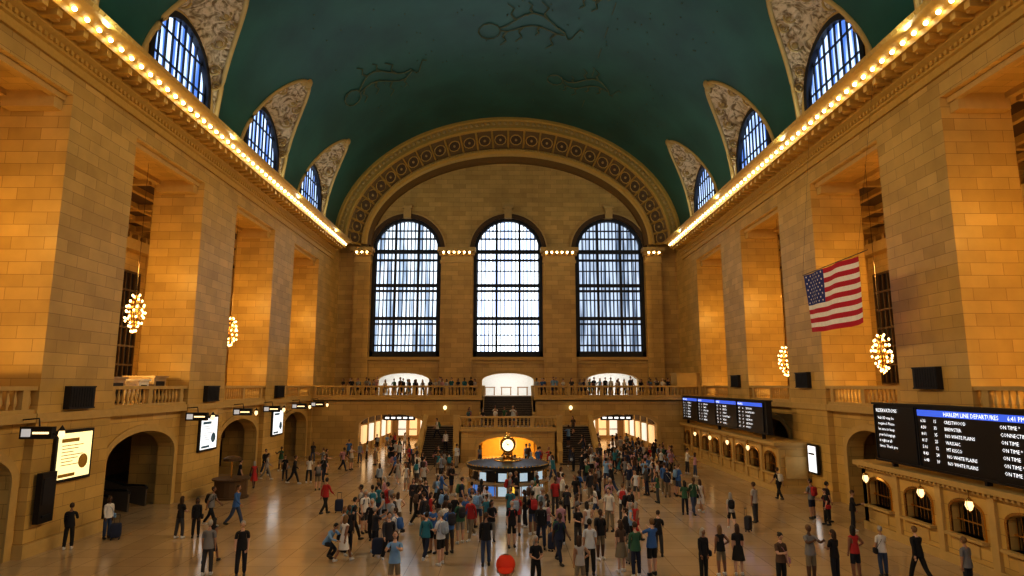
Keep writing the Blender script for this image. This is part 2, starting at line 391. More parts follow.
# ------------------------------------------------------------ end walls
def endwall(PP):
    mb=MB(); w0=0;w1=.8
    for uc,u0,u1 in ((-11.07,-XW-3.2,-5.535),(0,-5.535,5.535),(11.07,5.535,XW+3.2)):
        mb.archpanel(PP,u0,u1,9.0,37,uc,3.75,9.45,20.95,3.75,w0,w1,0,n=28)
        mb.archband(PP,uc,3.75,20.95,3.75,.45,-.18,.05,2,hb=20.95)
        mb.archband(PP,uc,4.2,20.95,4.2,.15,-.26,.05,1,hb=20.95)
        mb.pbox(PP,uc-.4,uc+.4,24.6,25.9,-.45,.1,1); mb.pbox(PP,uc-.55,uc+.55,25.7,26.0,-.5,.1,1)
        mb.pbox(PP,uc-4,uc+4,9.1,9.45,-.3,.1,1)
        mb.archpanel(PP,u0,u1,ZF,9.0,uc,2.75,ZF,6.95,.8,w0,w1,0,back=False)
        mb.archband(PP,uc,2.75,6.95,.8,.3,-.12,.05,1,hb=ZF)
        mb.pbox(PP,u0,u1,8.75,9.0,-.14,.05,1)
    for a,b in ((-16.6,-14.9),(-7.25,-3.85),(3.85,7.25),(14.9,16.6)):
        mb.pbox(PP,a,b,ZF,19.6,-.4,.05,0)
        mb.pbox(PP,a-.12,b+.12,19.6,19.9,-.5,.05,1); mb.pbox(PP,a,b,19.9,20.4,-.45,.05,1)
        mb.pbox(PP,a-.2,b+.2,20.4,20.75,-.7,.05,1); mb.pbox(PP,a-.35,b+.35,20.75,21.2,-1.1,.05,1)
        k=int((b-a)/.3)
        for i in range(k): mb.pbox(PP,a+(i+.25)*(b-a)/k,a+(i+.75)*(b-a)/k,20.5,20.75,-1.0,-.6,1)
    return mb
mb=endwall(lambda u,z,w:(u,YE+w,z))
mb.box(-XW-3.2,-14.5,66.99,67.8,0,ZF); mb.box(14.5,XW+3.2,66.99,67.8,0,ZF); mb.box(-7.4,7.4,66.99,67.8,0,ZF)
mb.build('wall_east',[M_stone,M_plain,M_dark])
mb=MB()
for a,b in ((-16.6,-14.9),(-7.25,-3.85),(3.85,7.25),(14.9,16.6)):
    k=max(2,int((b-a)/.5))
    for i in range(k): mb.sphere((a+(i+.5)*(b-a)/k,YE-.95,20.65),.12,.12,.12,0,8,5)
mb.build('pilaster_light_bulbs',[M_bulb],True)
mb=endwall(lambda u,z,w:(u,YB-w,z)); mb.box(-XW-3.2,XW+3.2,YB-.8,YB,0,ZF)
mb.build('wall_west',[M_stone,M_plain,M_dark])
def bigwin(name,PP,uc,mat):
    w=MB(); hw=3.75; zs=20.95; zb=9.45
    w.archband(PP,uc,hw-.35,zs,hw-.35,.35,.1,.6,0,hb=zb)
    w.pbox(PP,uc-hw,uc+hw,zb,zb+.6,.1,.6,0)
    nv=18
    for i in range(1,nv):
        u=-hw+2*hw*i/nv; t=.13 if i%6==0 else .055
        w.pbox(PP,uc+u-t,uc+u+t,zb,zs+math.sqrt(max(.01,hw*hw-u*u)),.3-.1*(i%6==0),.42,0)
    for z,t in ((10.7,.08),(11.8,.05),(13.0,.10),(13.6,.18),(15.6,.05),(16.6,.12),(17.2,.18),(18.8,.05),(20.0,.12),(20.95,.22),(22.4,.08),(23.3,.06)):
        h=math.sqrt(max(.01,hw*hw-max(0,z-zs)**2)); w.pbox(PP,uc-h,uc+h,z-t,z+t,.22,.46,0)
    q=[PP(uc-hw,zb,.55)]+[PP(uc-hw*math.cos(math.pi*i/24),zs+hw*math.sin(math.pi*i/24),.55) for i in range(25)]+[PP(uc+hw,zb,.55)]
    w.add(q,[tuple(range(len(q)))],1)
    w.build(name,[M_iron,mat])
for i,(uc,m) in enumerate(((-11.07,M_paneL),(0,M_paneC),(11.07,M_paneR))):
    bigwin('window_%d'%(i+1),lambda u,z,w:(u,YE+w,z),uc,m)
    bigwin('window_%d'%(i+4),lambda u,z,w:(u,YB-w,z),uc,M_paneL)
def ering(mb,a0,b0,ya,a1,b1,yb,mat,n=96,z=VZ):
    vs=[];fs=[]
    for i in range(n+1):
        t=math.pi*i/n; vs.append((a0*math.cos(t),ya,z+b0*math.sin(t))); vs.append((a1*math.cos(t),yb,z+b1*math.sin(t)))
    for i in range(n): fs.append((2*i,2*i+1,2*i+3,2*i+2))
    mb.add(vs,fs,mat)
mb=MB()
prof=[(0,64.5),(0,64.3),(.3,64.25),(.4,64.45),(.95,64.5),(1.05,64.35),(1.25,64.35),(1.35,64.6),(1.35,64.8)]
for i in range(len(prof)-1): ering(mb,XW-prof[i][0],VR-prof[i][0],prof[i][1],XW-prof[i+1][0],VR-prof[i+1][0],prof[i+1][1],0)
ering(mb,XW+3,VR+2.5,64.5,XW,VR,64.5,0)
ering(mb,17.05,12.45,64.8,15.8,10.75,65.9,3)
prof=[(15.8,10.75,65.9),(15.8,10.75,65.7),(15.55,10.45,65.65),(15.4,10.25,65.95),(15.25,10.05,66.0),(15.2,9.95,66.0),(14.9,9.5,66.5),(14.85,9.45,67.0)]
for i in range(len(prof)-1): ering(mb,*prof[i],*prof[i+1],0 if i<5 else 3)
for i in range(90):
    t=math.pi*(i+.5)/90
    mb.sphere(((XW-.68)*math.cos(t),64.42,VZ+(VR-.68)*math.sin(t)),.2,.12,.2,2,8,5)
for i in range(31):
    t=math.pi*i/30
    a=(17.05*math.cos(t),64.78,VZ+12.45*math.sin(t)); b=(15.8*math.cos(t),65.88,VZ+10.75*math.sin(t)); mb.tube([a,b],.13,4,0)
    t+=math.pi/60
    if i<30:
        ce=Vector((16.42*math.cos(t),65.30,VZ+11.6*math.sin(t))); tg=Vector((-math.sin(t),0,math.cos(t))); dn=Vector((-.6*math.cos(t),.55,-.8*math.sin(t))).normalized()
        el=[ce+tg*.62*math.cos(q*.628)+dn*.55*math.sin(q*.628) for q in range(11)]
        mb.tube(el,.07,5,0); mb.add([p+Vector((0,-.03,0)) for p in el[:10]],[tuple(range(10))],1); mb.sphere(ce,.15,.15,.15,2,8,5)
for i in range(150):
    t=math.pi*(i+.5)/150; mb.sphere((15.65*math.cos(t),65.66,VZ+10.6*math.sin(t)),.10,.10,.10,2,6,4)
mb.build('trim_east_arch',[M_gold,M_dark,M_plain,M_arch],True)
mb=MB(); ering(mb,XW+3,VR+3,YB+.02,XW-.8,VR-.8,YB+.02,0); ering(mb,XW-.8,VR-.8,YB,XW-.8,VR-.8,YB+.4,0); mb.build('trim_west_arch',[M_gold])
# ------------------------------------------------------------ east balcony + stairs
mb=MB(); YF=60.0
PY=lambda u,z,w:(u,YF+w,z)
for s in (-1,1):
    a,b=sorted((s*7.4,s*XW))
    mb.archpanel(PY,a,b,0,ZF,s*10.9,3.1,0,2.75,1.05,0,.8,0)
    mb.archband(PY,s*10.9,3.1,2.75,1.05,.35,-.1,.05,1,hb=0)
    mb.box(min(s*2.4,s*7.4),max(s*2.4,s*7.4),YF,YF+.8,0,ZF,0)
    mb.box(min(s*2.4,s*XW),max(s*2.4,s*XW),YF,YE,ZF-.4,ZF,2)
    mb.box(min(s*2.4,s*XW),max(s*2.4,s*XW),YF-.25,YF+.1,ZF-.3,ZF,1)
    mb.box(*sorted((s*7.4,s*7.7)),YF+.8,79,0,ZF-.4,3); mb.box(*sorted((s*14.2,s*14.5)),YF+.8,79,0,ZF-.4,3)
    mb.box(*sorted((s*7.4,s*14.5)),67.8,79,4.4,4.7,3)
    mb.box(*sorted((s*7.4,s*14.5)),79,79.3,0,4.7,3)
mb.box(-2.4,2.4,63.6,YE,ZF-.4,ZF,2)
mb.box(-2.6,-2.4,YF,63.6,2.8,ZF,0); mb.box(2.4,2.6,YF,63.6,2.8,ZF,0)
mb.box(16.2,XW,YF+.5,YF+2.6,ZF,7.5,1); mb.box(16.1,XW,YF+.4,YF+2.7,7.5,7.65,1)
mb.build('balcony_east',[M_stone,M_plain,M_marble,M_shop])
G1=simple('shop_glow_warm',(.8,.6,.4),.4,emit=(1,.66,.32),es=.75); G2=simple('shop_glow_white',(.8,.8,.8),.4,emit=(1,.9,.75),es=.7)
for s in (-1,1):
    mb=MB()
    for k in range(5):
        for xa,xb in ((13.95,14.15),(7.75,7.95)):
            mb.box(*sorted((s*xa,s*xb)),61.7+k*3.2,63.4+k*3.2,.9,2.6,k%2)
            mb.box(*sorted((s*(xa-.02),s*(xb+.02))),61.3+k*3.2,64.0+k*3.2,2.8,3.4,2)
            mb.box(*sorted((s*(xa-.03),s*(xb+.03))),63.5+k*3.2,64.1+k*3.2,.0,3.4,3)
    mb.box(*sorted((s*8.2,s*13.6)),78.8,78.95,2.6,3.4,2)
    for k in range(4):
        mb.box(*sorted((s*(8.5+k*1.35),s*(9.4+k*1.35))),78.6,78.8,.4,2.4,k%2)
        mb.box(*sorted((s*(8.5+k*1.35),s*(9.4+k*1.35))),78.5,78.6,1.1,1.2,2)
    mb.build('shop_window_display',[G1,G2,M_dark,M_plain])
    mb=MB(); mb.box(*sorted((s*9.3,s*12.5)),64.0,64.15,3.0,3.5,0); 
    for q in range(5): mb.box(*sorted((s*(9.5+q*.6),s*(9.9+q*.6))),63.97,64.0,3.15,3.33,1)
    for q in (9.6,12.2): mb.tube([(s*q,64.07,3.5),(s*q,64.07,5.0)],.03,5,0)
    mb.build('hanging_sign',[M_black,M_wht])
mb=MB(); YL=54.5; ZL=2.8
PL=lambda u,z,w:(u,YL+w,z)
mb.archpanel(PL,-4.3,4.3,0,ZL,0,2.45,0,1.35,.8,0,.6,0); mb.archband(PL,0,2.45,1.35,.8,.3,-.08,.05,1,hb=0)
mb.box(-4.3,4.3,YL,YF,ZL-.25,ZL,2); mb.box(-4.5,4.5,YL-.15,YL+.3,ZL-.22,ZL+.02,1)
mb.box(-4.3,-4.0,YL,YF,0,ZL,0); mb.box(4.0,4.3,YL,YF,0,ZL,0); mb.box(-2.4,2.4,YF-.3,YF-.1,0,ZL-.25,4)
for s in (-1,1):
    n=18
    for i in range(n):
        y0=53+i*5.0/n; mb.box(*sorted((s*4.3,s*7.3)),y0,58.2,i*ZL/n,(i+1)*ZL/n-.02,3); mb.box(*sorted((s*4.3,s*7.3)),y0,y0+.04,(i+1)*ZL/n-.05,(i+1)*ZL/n,2)
    mb.box(*sorted((s*4.3,s*7.4)),58,YF,ZL-.25,ZL,2)
    mb.sheared(*sorted((s*7.3,s*7.6)),53,58,0,.2,0,ZL+.1,0)
    mb.box(*sorted((s*7.3,s*7.6)),58,YF,0,ZL+.1,0)
n=16
for i in range(n):
    y0=59.8+i*3.8/n; mb.box(-2.4,2.4,y0,63.7,ZL-.2+i*(ZF-ZL)/n,ZL+(i+1)*(ZF-ZL)/n-.02,3); mb.box(-2.4,2.4,y0,y0+.04,ZL+(i+1)*(ZF-ZL)/n-.05,ZL+(i+1)*(ZF-ZL)/n,2)
mb.build('grand_staircase',[M_stone,M_plain,M_marble,M_step,M_gold])
mb=MB()
balustrade(mb,'x',-XW+.02,-2.5,YF+.05,ZF); balustrade(mb,'x',2.5,XW-.02,YF+.05,ZF)
balustrade(mb,'x',-4.3,4.3,YL+.1,ZL)
for s in (-1,1):
    balustrade(mb,'y',53,58,s*7.45,0.05,ZL); balustrade(mb,'y',53,YL+.2,s*4.35,0.05,ZL*.3)
    mb.box(s*7.45-.3,s*7.45+.3,52.5,53.1,0,1.35); mb.sphere((s*7.45,52.8,1.6),.25,.25,.25,0)
    mb.box(s*4.4-.25,s*4.4+.25,54.3,54.8,0,ZL+1.15)
    balustrade(mb,'y',59.8,63.6,s*2.5,ZL,ZF)
mb.build('balustrade_east',[M_plain])
for s in (-1,1):
    mb=MB()
    mb.lathe(s*5.9,YF-.35,[(.05,4.0),(.12,4.1),(.04,4.2)],8,0); mb.sphere((s*5.9,YF-.35,4.4),.17,.17,.2,1,10,7); mb.tube([(s*5.9,YF-.35,4.05),(s*5.9,YF,3.9)],.04,6,0)
    mb.build('wall_sconce',[M_brass,M_dial],True)
mb=MB()
for uc in (-11.07,0,11.07):
    a,b=uc-3.6,uc+3.6
    mb.box(a,b,72,72.2,ZF,8.4); mb.box(a-.2,a,67.8,72,ZF,8.4); mb.box(b,b+.2,67.8,72,ZF,8.4); mb.box(a,b,67.8,72,8.3,8.5); mb.box(a,b,67.8,72,ZF-.2,ZF)
mb.build('wall_store_rooms',[M_white])
oak=simple('oak_table',(.4,.22,.1))
for uc in (-11.07,0,11.07):
    for k in range(3):
        mb=MB(); x=uc-2.0+k*1.8
        mb.box(x-.6,x+.6,69,70,ZF+.8,ZF+.9,0)
        for dx in (-.5,.5):
            for dy in (69.1,69.9): mb.box(x+dx-.05,x+dx+.05,dy-.05,dy+.05,ZF,ZF+.8,0)
        mb.build('display_table',[oak])
# ------------------------------------------------------------ ticket counters & boards (right)
def counter(name,y0,y1):
    mb=MB(); XF=16.5; P=lambda u,z,w:(w,u,z)
    zc=3.05
    L=y1-y0; n=round(L/2.6); bw=L/n
    mb.box(XF+.5,XW,y0+.3,y1-.3,0,zc-.3,3)
    mb.box(XF-.1,XW,y0,y1,0,.35,1)
    for i in range(n):
        a=y0+i*bw; b=a+bw; c=(a+b)/2
        mb.archpanel(P,a,b,.35,zc-.35,c,.78,1.15,2.0,.35,XF,XF+.4,0,n=10)
        mb.archband(P,c,.78,2.0,.35,.1,XF-.06,XF,2,n=10,hb=1.15)
        mb.pbox(P,a-.16,a+.16,.35,zc-.35,XF-.12,XF,1)
        mb.pbox(P,c-.95,c+.95,1.05,1.15,XF-.25,XF+.4,1)
        for q in range(-3,4): mb.pbox(P,c+q*.22-.015,c+q*.22+.015,1.15,2.25,XF+.18,XF+.22,2)
        mb.pbox(P,c-.78,c+.78,1.6,1.66,XF+.16,XF+.24,2)
        mb.pbox(P,c-.5,c+.5,.5,.95,XF-.05,XF,1)
    mb.box(XF-.15,XW,y0,y1,zc-.35,zc-.2,1); mb.box(XF-.35,XW,y0-.15,y1+.1,zc-.2,zc,1)
    k=int(L/.25)
    for i in range(k): mb.box(XF-.28,XF-.1,y0+i*.25,y0+i*.25+.12,zc-.3,zc-.2,1)
    for yy,d in ((y0,-1),(y1,1)):
        a,b=(yy-.1,yy) if d<0 else (yy,yy+.05)
        mb.box(XF,XW,*sorted((yy,yy-d*.3)),.35,zc-.35,0)
        mb.box(XF+.3,XW-.3,a,b,.9,2.2,1)
    return mb.build(name,[M_stone,M_plain,M_brass,M_black])
counter('ticket_counter',14,30); counter('ticket_counter',39,59.8)
for y in (29.0,25.2,22.6,19.8,43,47,51,55):
    mb=MB(); x=16.1; z=2.35
    mb.tube([(16.5,y,z+.45),(x,y,z+.5),(x,y,z+.22)],.025,6,0)
    mb.lathe(x,y,[(.02,z+.26),(.11,z+.2),(.13,z+.15)],10,0); mb.lathe(x,y,[(.10,z+.15),(.14,z),(.08,z-.14),(.03,z-.18)],10,1); mb.lathe(x,y,[(.04,z-.18),(.01,z-.26)],6,0)
    for a in range(4): 
        t=a*math.pi/2+.4; mb.tube([(x+.12*math.cos(t),y+.12*math.sin(t),z+.15),(x+.15*math.cos(t),y+.15*math.sin(t),z),(x+.06*math.cos(t),y+.06*math.sin(t),z-.17)],.012,4,0)
    mb.build('wall_lantern',[M_brass,M_lan],True)
def text(s,size,loc,par,mat=M_txt,rot=(math.pi/2,0,-math.pi/2),al='LEFT'):
    cu=bpy.data.curves.new('lettering','FONT'); cu.body=s; cu.size=size; cu.align_x=al; cu.resolution_u=1
    cu.materials.append(mat); o=bpy.data.objects.new('lettering',cu); o.location=loc; o.rotation_euler=rot; COL.objects.link(o); o.parent=par
def board(y0,y1,z0,z1,x,panels,seed):
    e=empty('departure_board',(0,0,0)); mb=MB(); rr=random.Random(seed)
    mb.box(x,x+.35,y0,y1,z0,z1,0); mb.box(x-.06,x+.4,y0-.08,y1+.08,z1,z1+.08,0); mb.box(x-.06,x+.4,y0-.08,y1+.08,z0-.08,z0,0)
    y=y1-.1
    for L,title,hdr in panels:
        ya=y-L+.15
        mb.box(x-.04,x,ya,y,z0+.12,z1-.1,0); 
        for yy in (ya,y): mb.box(x-.07,x,yy-.03,yy+.03,z0+.05,z1-.05,2)
        if hdr: mb.box(x-.05,x-.03,ya+.06,y-.06,z1-.36,z1-.12,1)
        text(title,.22,(x-.06,(y-.15) if L<5 else y-1.6,z1-.32),e)
        if hdr:
            z=z1-.60; dst=['BEDFORD HILLS','SOUTHEAST','CRESTWOOD','NO WHITE PLAINS','WASSAIC','MT KISCO','BREWSTER']; rmk=['ON TIME *','CONNECTING TO','1ST STOP','*1ST STOP*','ON TIME']
            while z>z0+.15:
                text('%d:%02d'%(rr.randint(5,9),rr.randint(0,59)),.18,(x-.06,y-.25,z),e); text('%d'%rr.randint(11,42),.18,(x-.06,y-1.0,z),e)
                text(rr.choice(dst),.18,(x-.06,y-1.6,z),e)
                if L>4.8: text(rr.choice(rmk),.18,(x-.06,y-4.3,z),e); text(rr.choice(rmk),.18,(x-.06,y-7,z),e)
                z-=.25
        else:
            z=z1-.62
            for q in ('Valid ID may be','required. Please','be sure to keep','your belongings','in sight at all','times. Thank you'):
                if z<z0+.3: break
                text(q,.18,(x-.06,y-.25,z),e); z-=.24
        y-=L
    for yy in (y0+1,(y0+y1)/2,y1-1): mb.box(x+.05,x+.25,yy-.06,yy+.06,3.05,z0,2)
    mb.build('board_panels',[M_black,M_blue,M_iron],parent=e)
board(16.0,28.5,3.3,5.65,16.45,[(2.9,'RESERVATIONS',False),(9.4,'HARLEM LINE DEPARTURES      6:41 PM',True)],1)
board(40.4,59.6,3.45,5.45,16.45,[(4.7,'NEW HAVEN',True),(4.7,'HUDSON',True),(4.7,'HARLEM',True),(4.7,'ARRIVALS',True)],2)
# ------------------------------------------------------------ posters, speaker boxes, signs
PY_=simple('poster_face_yellow',(.9,.8,.4),.5,emit=(1,.86,.42),es=1,var=0)
for k,(yc) in enumerate((27.2,39.2,50.8)):
    mb=MB(); x=-XW
    mb.box(x+.005,x+.14,yc-1.15,yc+1.15,2.55,4.65,0); mb.box(x+.14,x+.16,yc-1.02,yc+1.02,2.68,4.52,1)
    mb.box(x+.16,x+.165,yc-.85,yc+.2,4.15,4.3,2)
    for q in range(7): mb.box(x+.16,x+.165,yc-.8,yc+.5-.3*(q%3),4.0-q*.13,4.03-q*.13,2)
    mb.box(x+.16,x+.165,yc-.9,yc+.1,2.75,2.88,2); mb.sphere((x+.165,yc+.55,3.3),.01,.3,.3,2,12,8)
    mb.build('illuminated_poster',[M_black,M_wht if k else PY_,simple('poster_print_%d'%k,(.5,.3,.05) if k==0 else (.1,.25,.5),.5)])
def speaker(x,y,z,s,w=1.6,h=.95):
    mb=MB(); mb.box(*sorted((x-s*.005,x-s*.25)),y-w/2,y+w/2,z-h/2,z+h/2,0)
    mb.box(*sorted((x-s*.25,x-s*.29)),y-w/2,y+w/2,z+h/2-.06,z+h/2,1); mb.box(*sorted((x-s*.25,x-s*.29)),y-w/2,y+w/2,z-h/2,z-h/2+.06,1)
    for i in range(9): mb.box(*sorted((x-s*.25,x-s*.27)),y-w/2+.05+i*(w-.1)/9,y-w/2+.1+i*(w-.1)/9,z-h/2+.08,z+h/2-.08,1)
    mb.build('speaker_cabinet',[M_black,M_iron])
for y in (27.2,39.2,50.8): speaker(-XW,y,5.98,-1)
for y in (27.4,39.0,50.6): speaker(XW,y,6.8,1)
mb=MB(); mb.box(-XW+.13,-XW+.35,25.2,26.0,1.2,3.1,0); mb.box(-XW+.35,-XW+.37,25.3,25.9,1.9,2.9,1); mb.box(-XW+.35,-XW+.4,25.35,25.85,1.4,1.5,1); mb.build('wall_information_panel',[M_black,M_iron])
SG=simple('sign_number_panel',(.5,.5,.5),.4,emit=(.9,.9,.9),es=.35,var=0)
for y in (24.2,36.4,42.6,47.8,54.0,59.2):
    mb=MB(); x=-XW+.1
    mb.box(x,x+1.2,y-.12,y+.12,4.5,4.95,0); mb.box(x+.08,x+.42,y-.14,y-.12,4.58,4.87,1); mb.box(x+.5,x+1.1,y-.14,y-.12,4.68,4.76,2)
    mb.tube([(x,y,5.2),(x+.6,y,5.25),(x+.65,y,4.95)],.03,6,0)
    mb.tube([(x+1.2,y,4.7),(x+1.4,y,4.6),(x+1.5,y,4.55)],.025,5,0)
    mb.lathe(x+1.5,y,[(.04,4.5),(.12,4.62),(.09,4.8),(.02,4.9)],8,2); mb.lathe(x+1.5,y,[(.14,4.8),(.05,4.93),(.01,5.0)],8,0)
    mb.build('track_sign',[M_black,SG,M_lan])
for a,b,c,m in ((20.5,23,7.2,M_white),(30.2,32,6.9,M_marble),(33.2,34.1,6.8,M_white),(34.6,35.8,7.0,M_marble)):
    mb=MB(); mb.box(-20.9,-19.3,a,b,ZF+.01,c-.1,0); mb.box(-21,-19.2,a-.08,b+.08,c-.1,c,0); mb.box(-19.3,-19.27,a+.2,b-.2,ZF+.2,c-.3,1)
    mb.build('equipment_crate',[m,M_iron])
yc=33.1; mb=MB()
for dy in (-2.4,-.8,.8,2.4):
    pts=[(-19.7,1.0),(-20.9,1.05),(-27,2.9),(-27,2.0),(-20.9,.25),(-19.7,0)]
    mb.profy(pts,yc+dy-.08,yc+dy+.08,0)
    mb.tube([(-19.65,yc+dy,.9),(-19.8,yc+dy,1.08),(-20.9,yc+dy,1.12),(-27,yc+dy,2.9)],.06,6,1)
for dy in (-1.6,0,1.6):
    for i in range(16): mb.box(-20.8-i*.38-.38,-20.8-i*.38,yc+dy-.6,yc+dy+.6,0,.12*i+.05,2)
mb.build('escalator',[simple('escalator_panel',(.07,.06,.05),.3),M_black,M_iron])
for side,s,ylist in (('left',-1,(21.5,44.7,56.3)),('right',1,(33.1,))):
    for k,yc in enumerate(ylist):
        mb=MB(); x=s*21.2
        for q in (-2,-.67,.67,2):
            mb.box(*sorted((x,x+s*.12)),yc+q-.62,yc+q+.62,0,2.6,0); mb.box(*sorted((x-s*.02,x)),yc+q-.45,yc+q+.45,1.0,2.4,1); mb.box(*sorted((x-s*.06,x)),yc+q+.3,yc+q+.36,.9,1.3,2)
        mb.box(*sorted((x,x+s*.15)),yc-3.4,yc+3.4,2.6,4.95,3)
        mb.build('door_%s_%d'%(side,k+1),[M_dark,M_black,M_brass,M_dark])
mb=MB(); mb.box(18.1,18.27,37.6,38.7,1.3,3.0,0); mb.box(18.07,18.1,37.7,38.6,1.4,2.9,1); mb.box(18.05,18.07,37.8,38.5,2.4,2.5,0); mb.build('notice_board',[M_black,M_wht])
# ------------------------------------------------------------ chandeliers
CR=random.Random(5)
def chandelier(x,y,z):
    mb=MB()
    prof=[(.04,z+.95),(.10,z+.9),(.18,z+.55),(.24,z+.1),(.22,z-.35),(.14,z-.7),(.05,z-.95),(.02,z-1.05)]
    mb.lathe(x,y,prof,14,0)
    for j,(rr,zz) in enumerate(((.20,z+.88),(.33,z+.64),(.42,z+.36),(.48,z+.06),(.46,z-.24),(.38,z-.52),(.27,z-.76),(.12,z-.98))):
        n=max(4,int(rr*17))
        for i in range(n):
            a=2*math.pi*(i+.5*(j%2))/n+CR.uniform(-.15,.15); r2=rr*CR.uniform(.85,1.12); z2=zz+CR.uniform(-.07,.07); px,py=x+r2*math.cos(a),y+r2*math.sin(a)
            mb.sphere((px,py,z2),.062,.062,.075,1,6,4); mb.tube([(x+rr*.5*math.cos(a),y+rr*.5*math.sin(a),z2-.12),(px,py,z2-.09),(px,py,z2-.03)],.018,4,0)
    mb.tube([(x,y,z+.85),(x,y,18.6)],.012,5,2)
    mb.build('chandelier',[M_brass,M_chbulb,M_dark],True)
def point(x,y,z,e,c,r=.1):
    l=bpy.data.lights.new('chandelier_aisle_fill','POINT'); l.energy=e; l.color=c; l.shadow_soft_size=r
    o=bpy.data.objects.new('chandelier_aisle_fill',l); o.location=(x,y,z); COL.objects.link(o)
for y in (9.9,21.5,33.1,44.7,56.3):
    if y<50: chandelier(-19.8,y,10.3); chandelier(19.8,y,8.2)
    for s in (-1,1): point(s*20.0,y,13.0,310,(1,.55,.14)); point(s*20.0,y,7.4 if s<0 else 6.6,170,(1,.57,.16)); point(s*25.2,y,10,120,(1,.52,.17))  # added warm points by the chandeliers, also in aisles and last bay without any
# ------------------------------------------------------------ flag
e=MB(); x0=15.75; ya,yb=27.6,32.7; za,zb=9.25,12.25
def FP(u,v,o=0):
    w=.16*math.sin(u*7+v*1.5)*(.3+.7*v)+.08*math.sin(u*15+2*v)
    return (x0+w-o,yb+(ya-yb)*u,zb-(zb-za)*v-.12*math.sin(u*math.pi)*v)
nu=40
for s in range(13):
    for i in range(nu):
        for h in range(2):
            v0=(s+h*.5)/13; v1=(s+h*.5+.5)/13; u0=i/nu; u1=(i+1)/nu
            m=2 if (s<7 and u1<=.401) else (0 if s%2==0 else 1)
            e.add([FP(u0,v0),FP(u1,v0),FP(u1,v1),FP(u0,v1)],[(0,1,2,3)],m)
for r in range(9):
    for c in range(6 if r%2==0 else 5):
        u=.4*((c+.5)/6 if r%2==0 else (c+1)/6); v=(7/13)*(r+.7)/9.4
        for o in (.02,-.02):
            pts=[]
            for k in range(10):
                a=math.pi/2+k*math.pi/5; rad=1 if k%2==0 else .4
                pts.append(FP(u+.0145*rad*math.cos(a),v-.024*rad*math.sin(a),o))
            e.add(pts,[tuple(range(10))],1)
e.tube([(x0,ya-.9,zb+.1),(x0,yb+.1,zb+.03)],.022,6,3)
e.tube([(x0,ya-.1,zb+.03),(17.0,ya-.6,21.1)],.006,4,3); e.tube([(x0,yb+.1,zb+.03),(17.0,yb+.6,21.1)],.006,4,3)
e.build('american_flag',[simple('flag_red',(.5,.02,.05),.8),simple('flag_white',(.88,.88,.92),.8),simple('flag_blue',(.03,.05,.26),.8),M_iron],True)
# ------------------------------------------------------------ information booth + clock
B=empty('information_booth',(0,39,0)); mb=MB()
mb.lathe(0,0,[(2.45,0),(2.45,.12),(2.35,.15),(2.35,.85),(2.5,.9),(2.5,.98),(2.2,1.0),(2.2,.9)],40,0)
mb.lathe(0,0,[(2.3,1.6),(2.42,1.62),(2.5,1.74),(2.5,1.84),(2.3,1.88),(1.2,1.95),(.8,2.0)],40,1)
for i in range(20):
    a=2*math.pi*i/20; mb.tube([(2.32*math.cos(a),2.32*math.sin(a),1.0),(2.32*math.cos(a),2.32*math.sin(a),1.62)],.04,6,2)
    mb.box(2.36*math.cos(a)-.05,2.36*math.cos(a)+.05,2.36*math.sin(a)-.05,2.36*math.sin(a)+.05,.15,.85,2)
for i in range(60):
    a=2*math.pi*i/60; mb.sphere((2.46*math.cos(a),2.46*math.sin(a),1.86),.05,.05,.06,2,6,4)
mb.lathe(0,0,[(1.6,0),(1.6,1.6),(.9,1.65)],20,1)
mb.build('booth',[M_marble,M_black,M_brass],parent=B)
mb=MB()
for i,m in ((0,0),(1,1),(2,2),(3,1),(4,0),(-1,1),(-2,0),(5,1)):
    a=-math.pi/2+(i-1.5)*.26; c,s=math.cos(a),math.sin(a); tx,ty=-s,c
    for (za_,zb_,mm,r) in ((.28,.8,m,2.4),(1.08,1.54,1 if i%2 else 3,2.37)):
        w=.24; mb.add([(r*c-tx*w,r*s-ty*w,za_),(r*c+tx*w,r*s+ty*w,za_),(r*c+tx*w,r*s+ty*w,zb_),(r*c-tx*w,r*s-ty*w,zb_)],[(0,1,2,3)],mm)
mb.build('display_screens',[simple('screen_blue',(.05,.15,.4),.4,emit=(.08,.22,.6),es=.7,var=.2),simple('screen_pale',(.3,.4,.5),.4,emit=(.5,.65,.75),es=.6,var=.2),M_yel,M_black],parent=B)
mb=MB(); zc=2.93
mb.lathe(0,0,[(.85,2.0),(.8,2.06),(.5,2.14),(.32,2.26),(.24,2.36),(.34,2.42),(.24,2.48),(.3,2.54)],20,0)
mb.sphere((0,0,zc),.46,.46,.46,0,16,10,e=.85)
for a in range(4):
    t=a*math.pi/2; c,s=math.cos(t),math.sin(t); n=20
    for rr,off,m in ((.44,.46,0),(.34,.49,1)):
        pts=[(c*off-s*rr*math.cos(k*2*math.pi/n),s*off+c*rr*math.cos(k*2*math.pi/n),zc+rr*math.sin(k*2*math.pi/n)) for k in range(n)]
        mb.add(pts,[tuple(range(n))],m)
    for ang,ln in ((2.1,.28),(.6,.2)):
        o=.5; dx,dz=math.cos(ang),math.sin(ang)
        mb.add([(c*o-s*q[0],s*o+c*q[0],zc+q[1]) for q in ((-.03*dz,.03*dx),(.03*dz,-.03*dx),(ln*dx,ln*dz))],[(0,1,2)],2)
mb.lathe(0,0,[(.34,zc+.38),(.24,zc+.46),(.08,zc+.5),(.11,zc+.6),(.05,zc+.72),(.01,zc+.78)],12,0)
mb.build('clock',[M_brass,M_dial,M_black],True,parent=B)
mb=MB(); mb.lathe(-16.2,38,[(1.0,0),(1.0,.1),(.9,.12),(.9,1.0),(1.05,1.05),(1.05,1.12),(.1,1.13)],20,0)
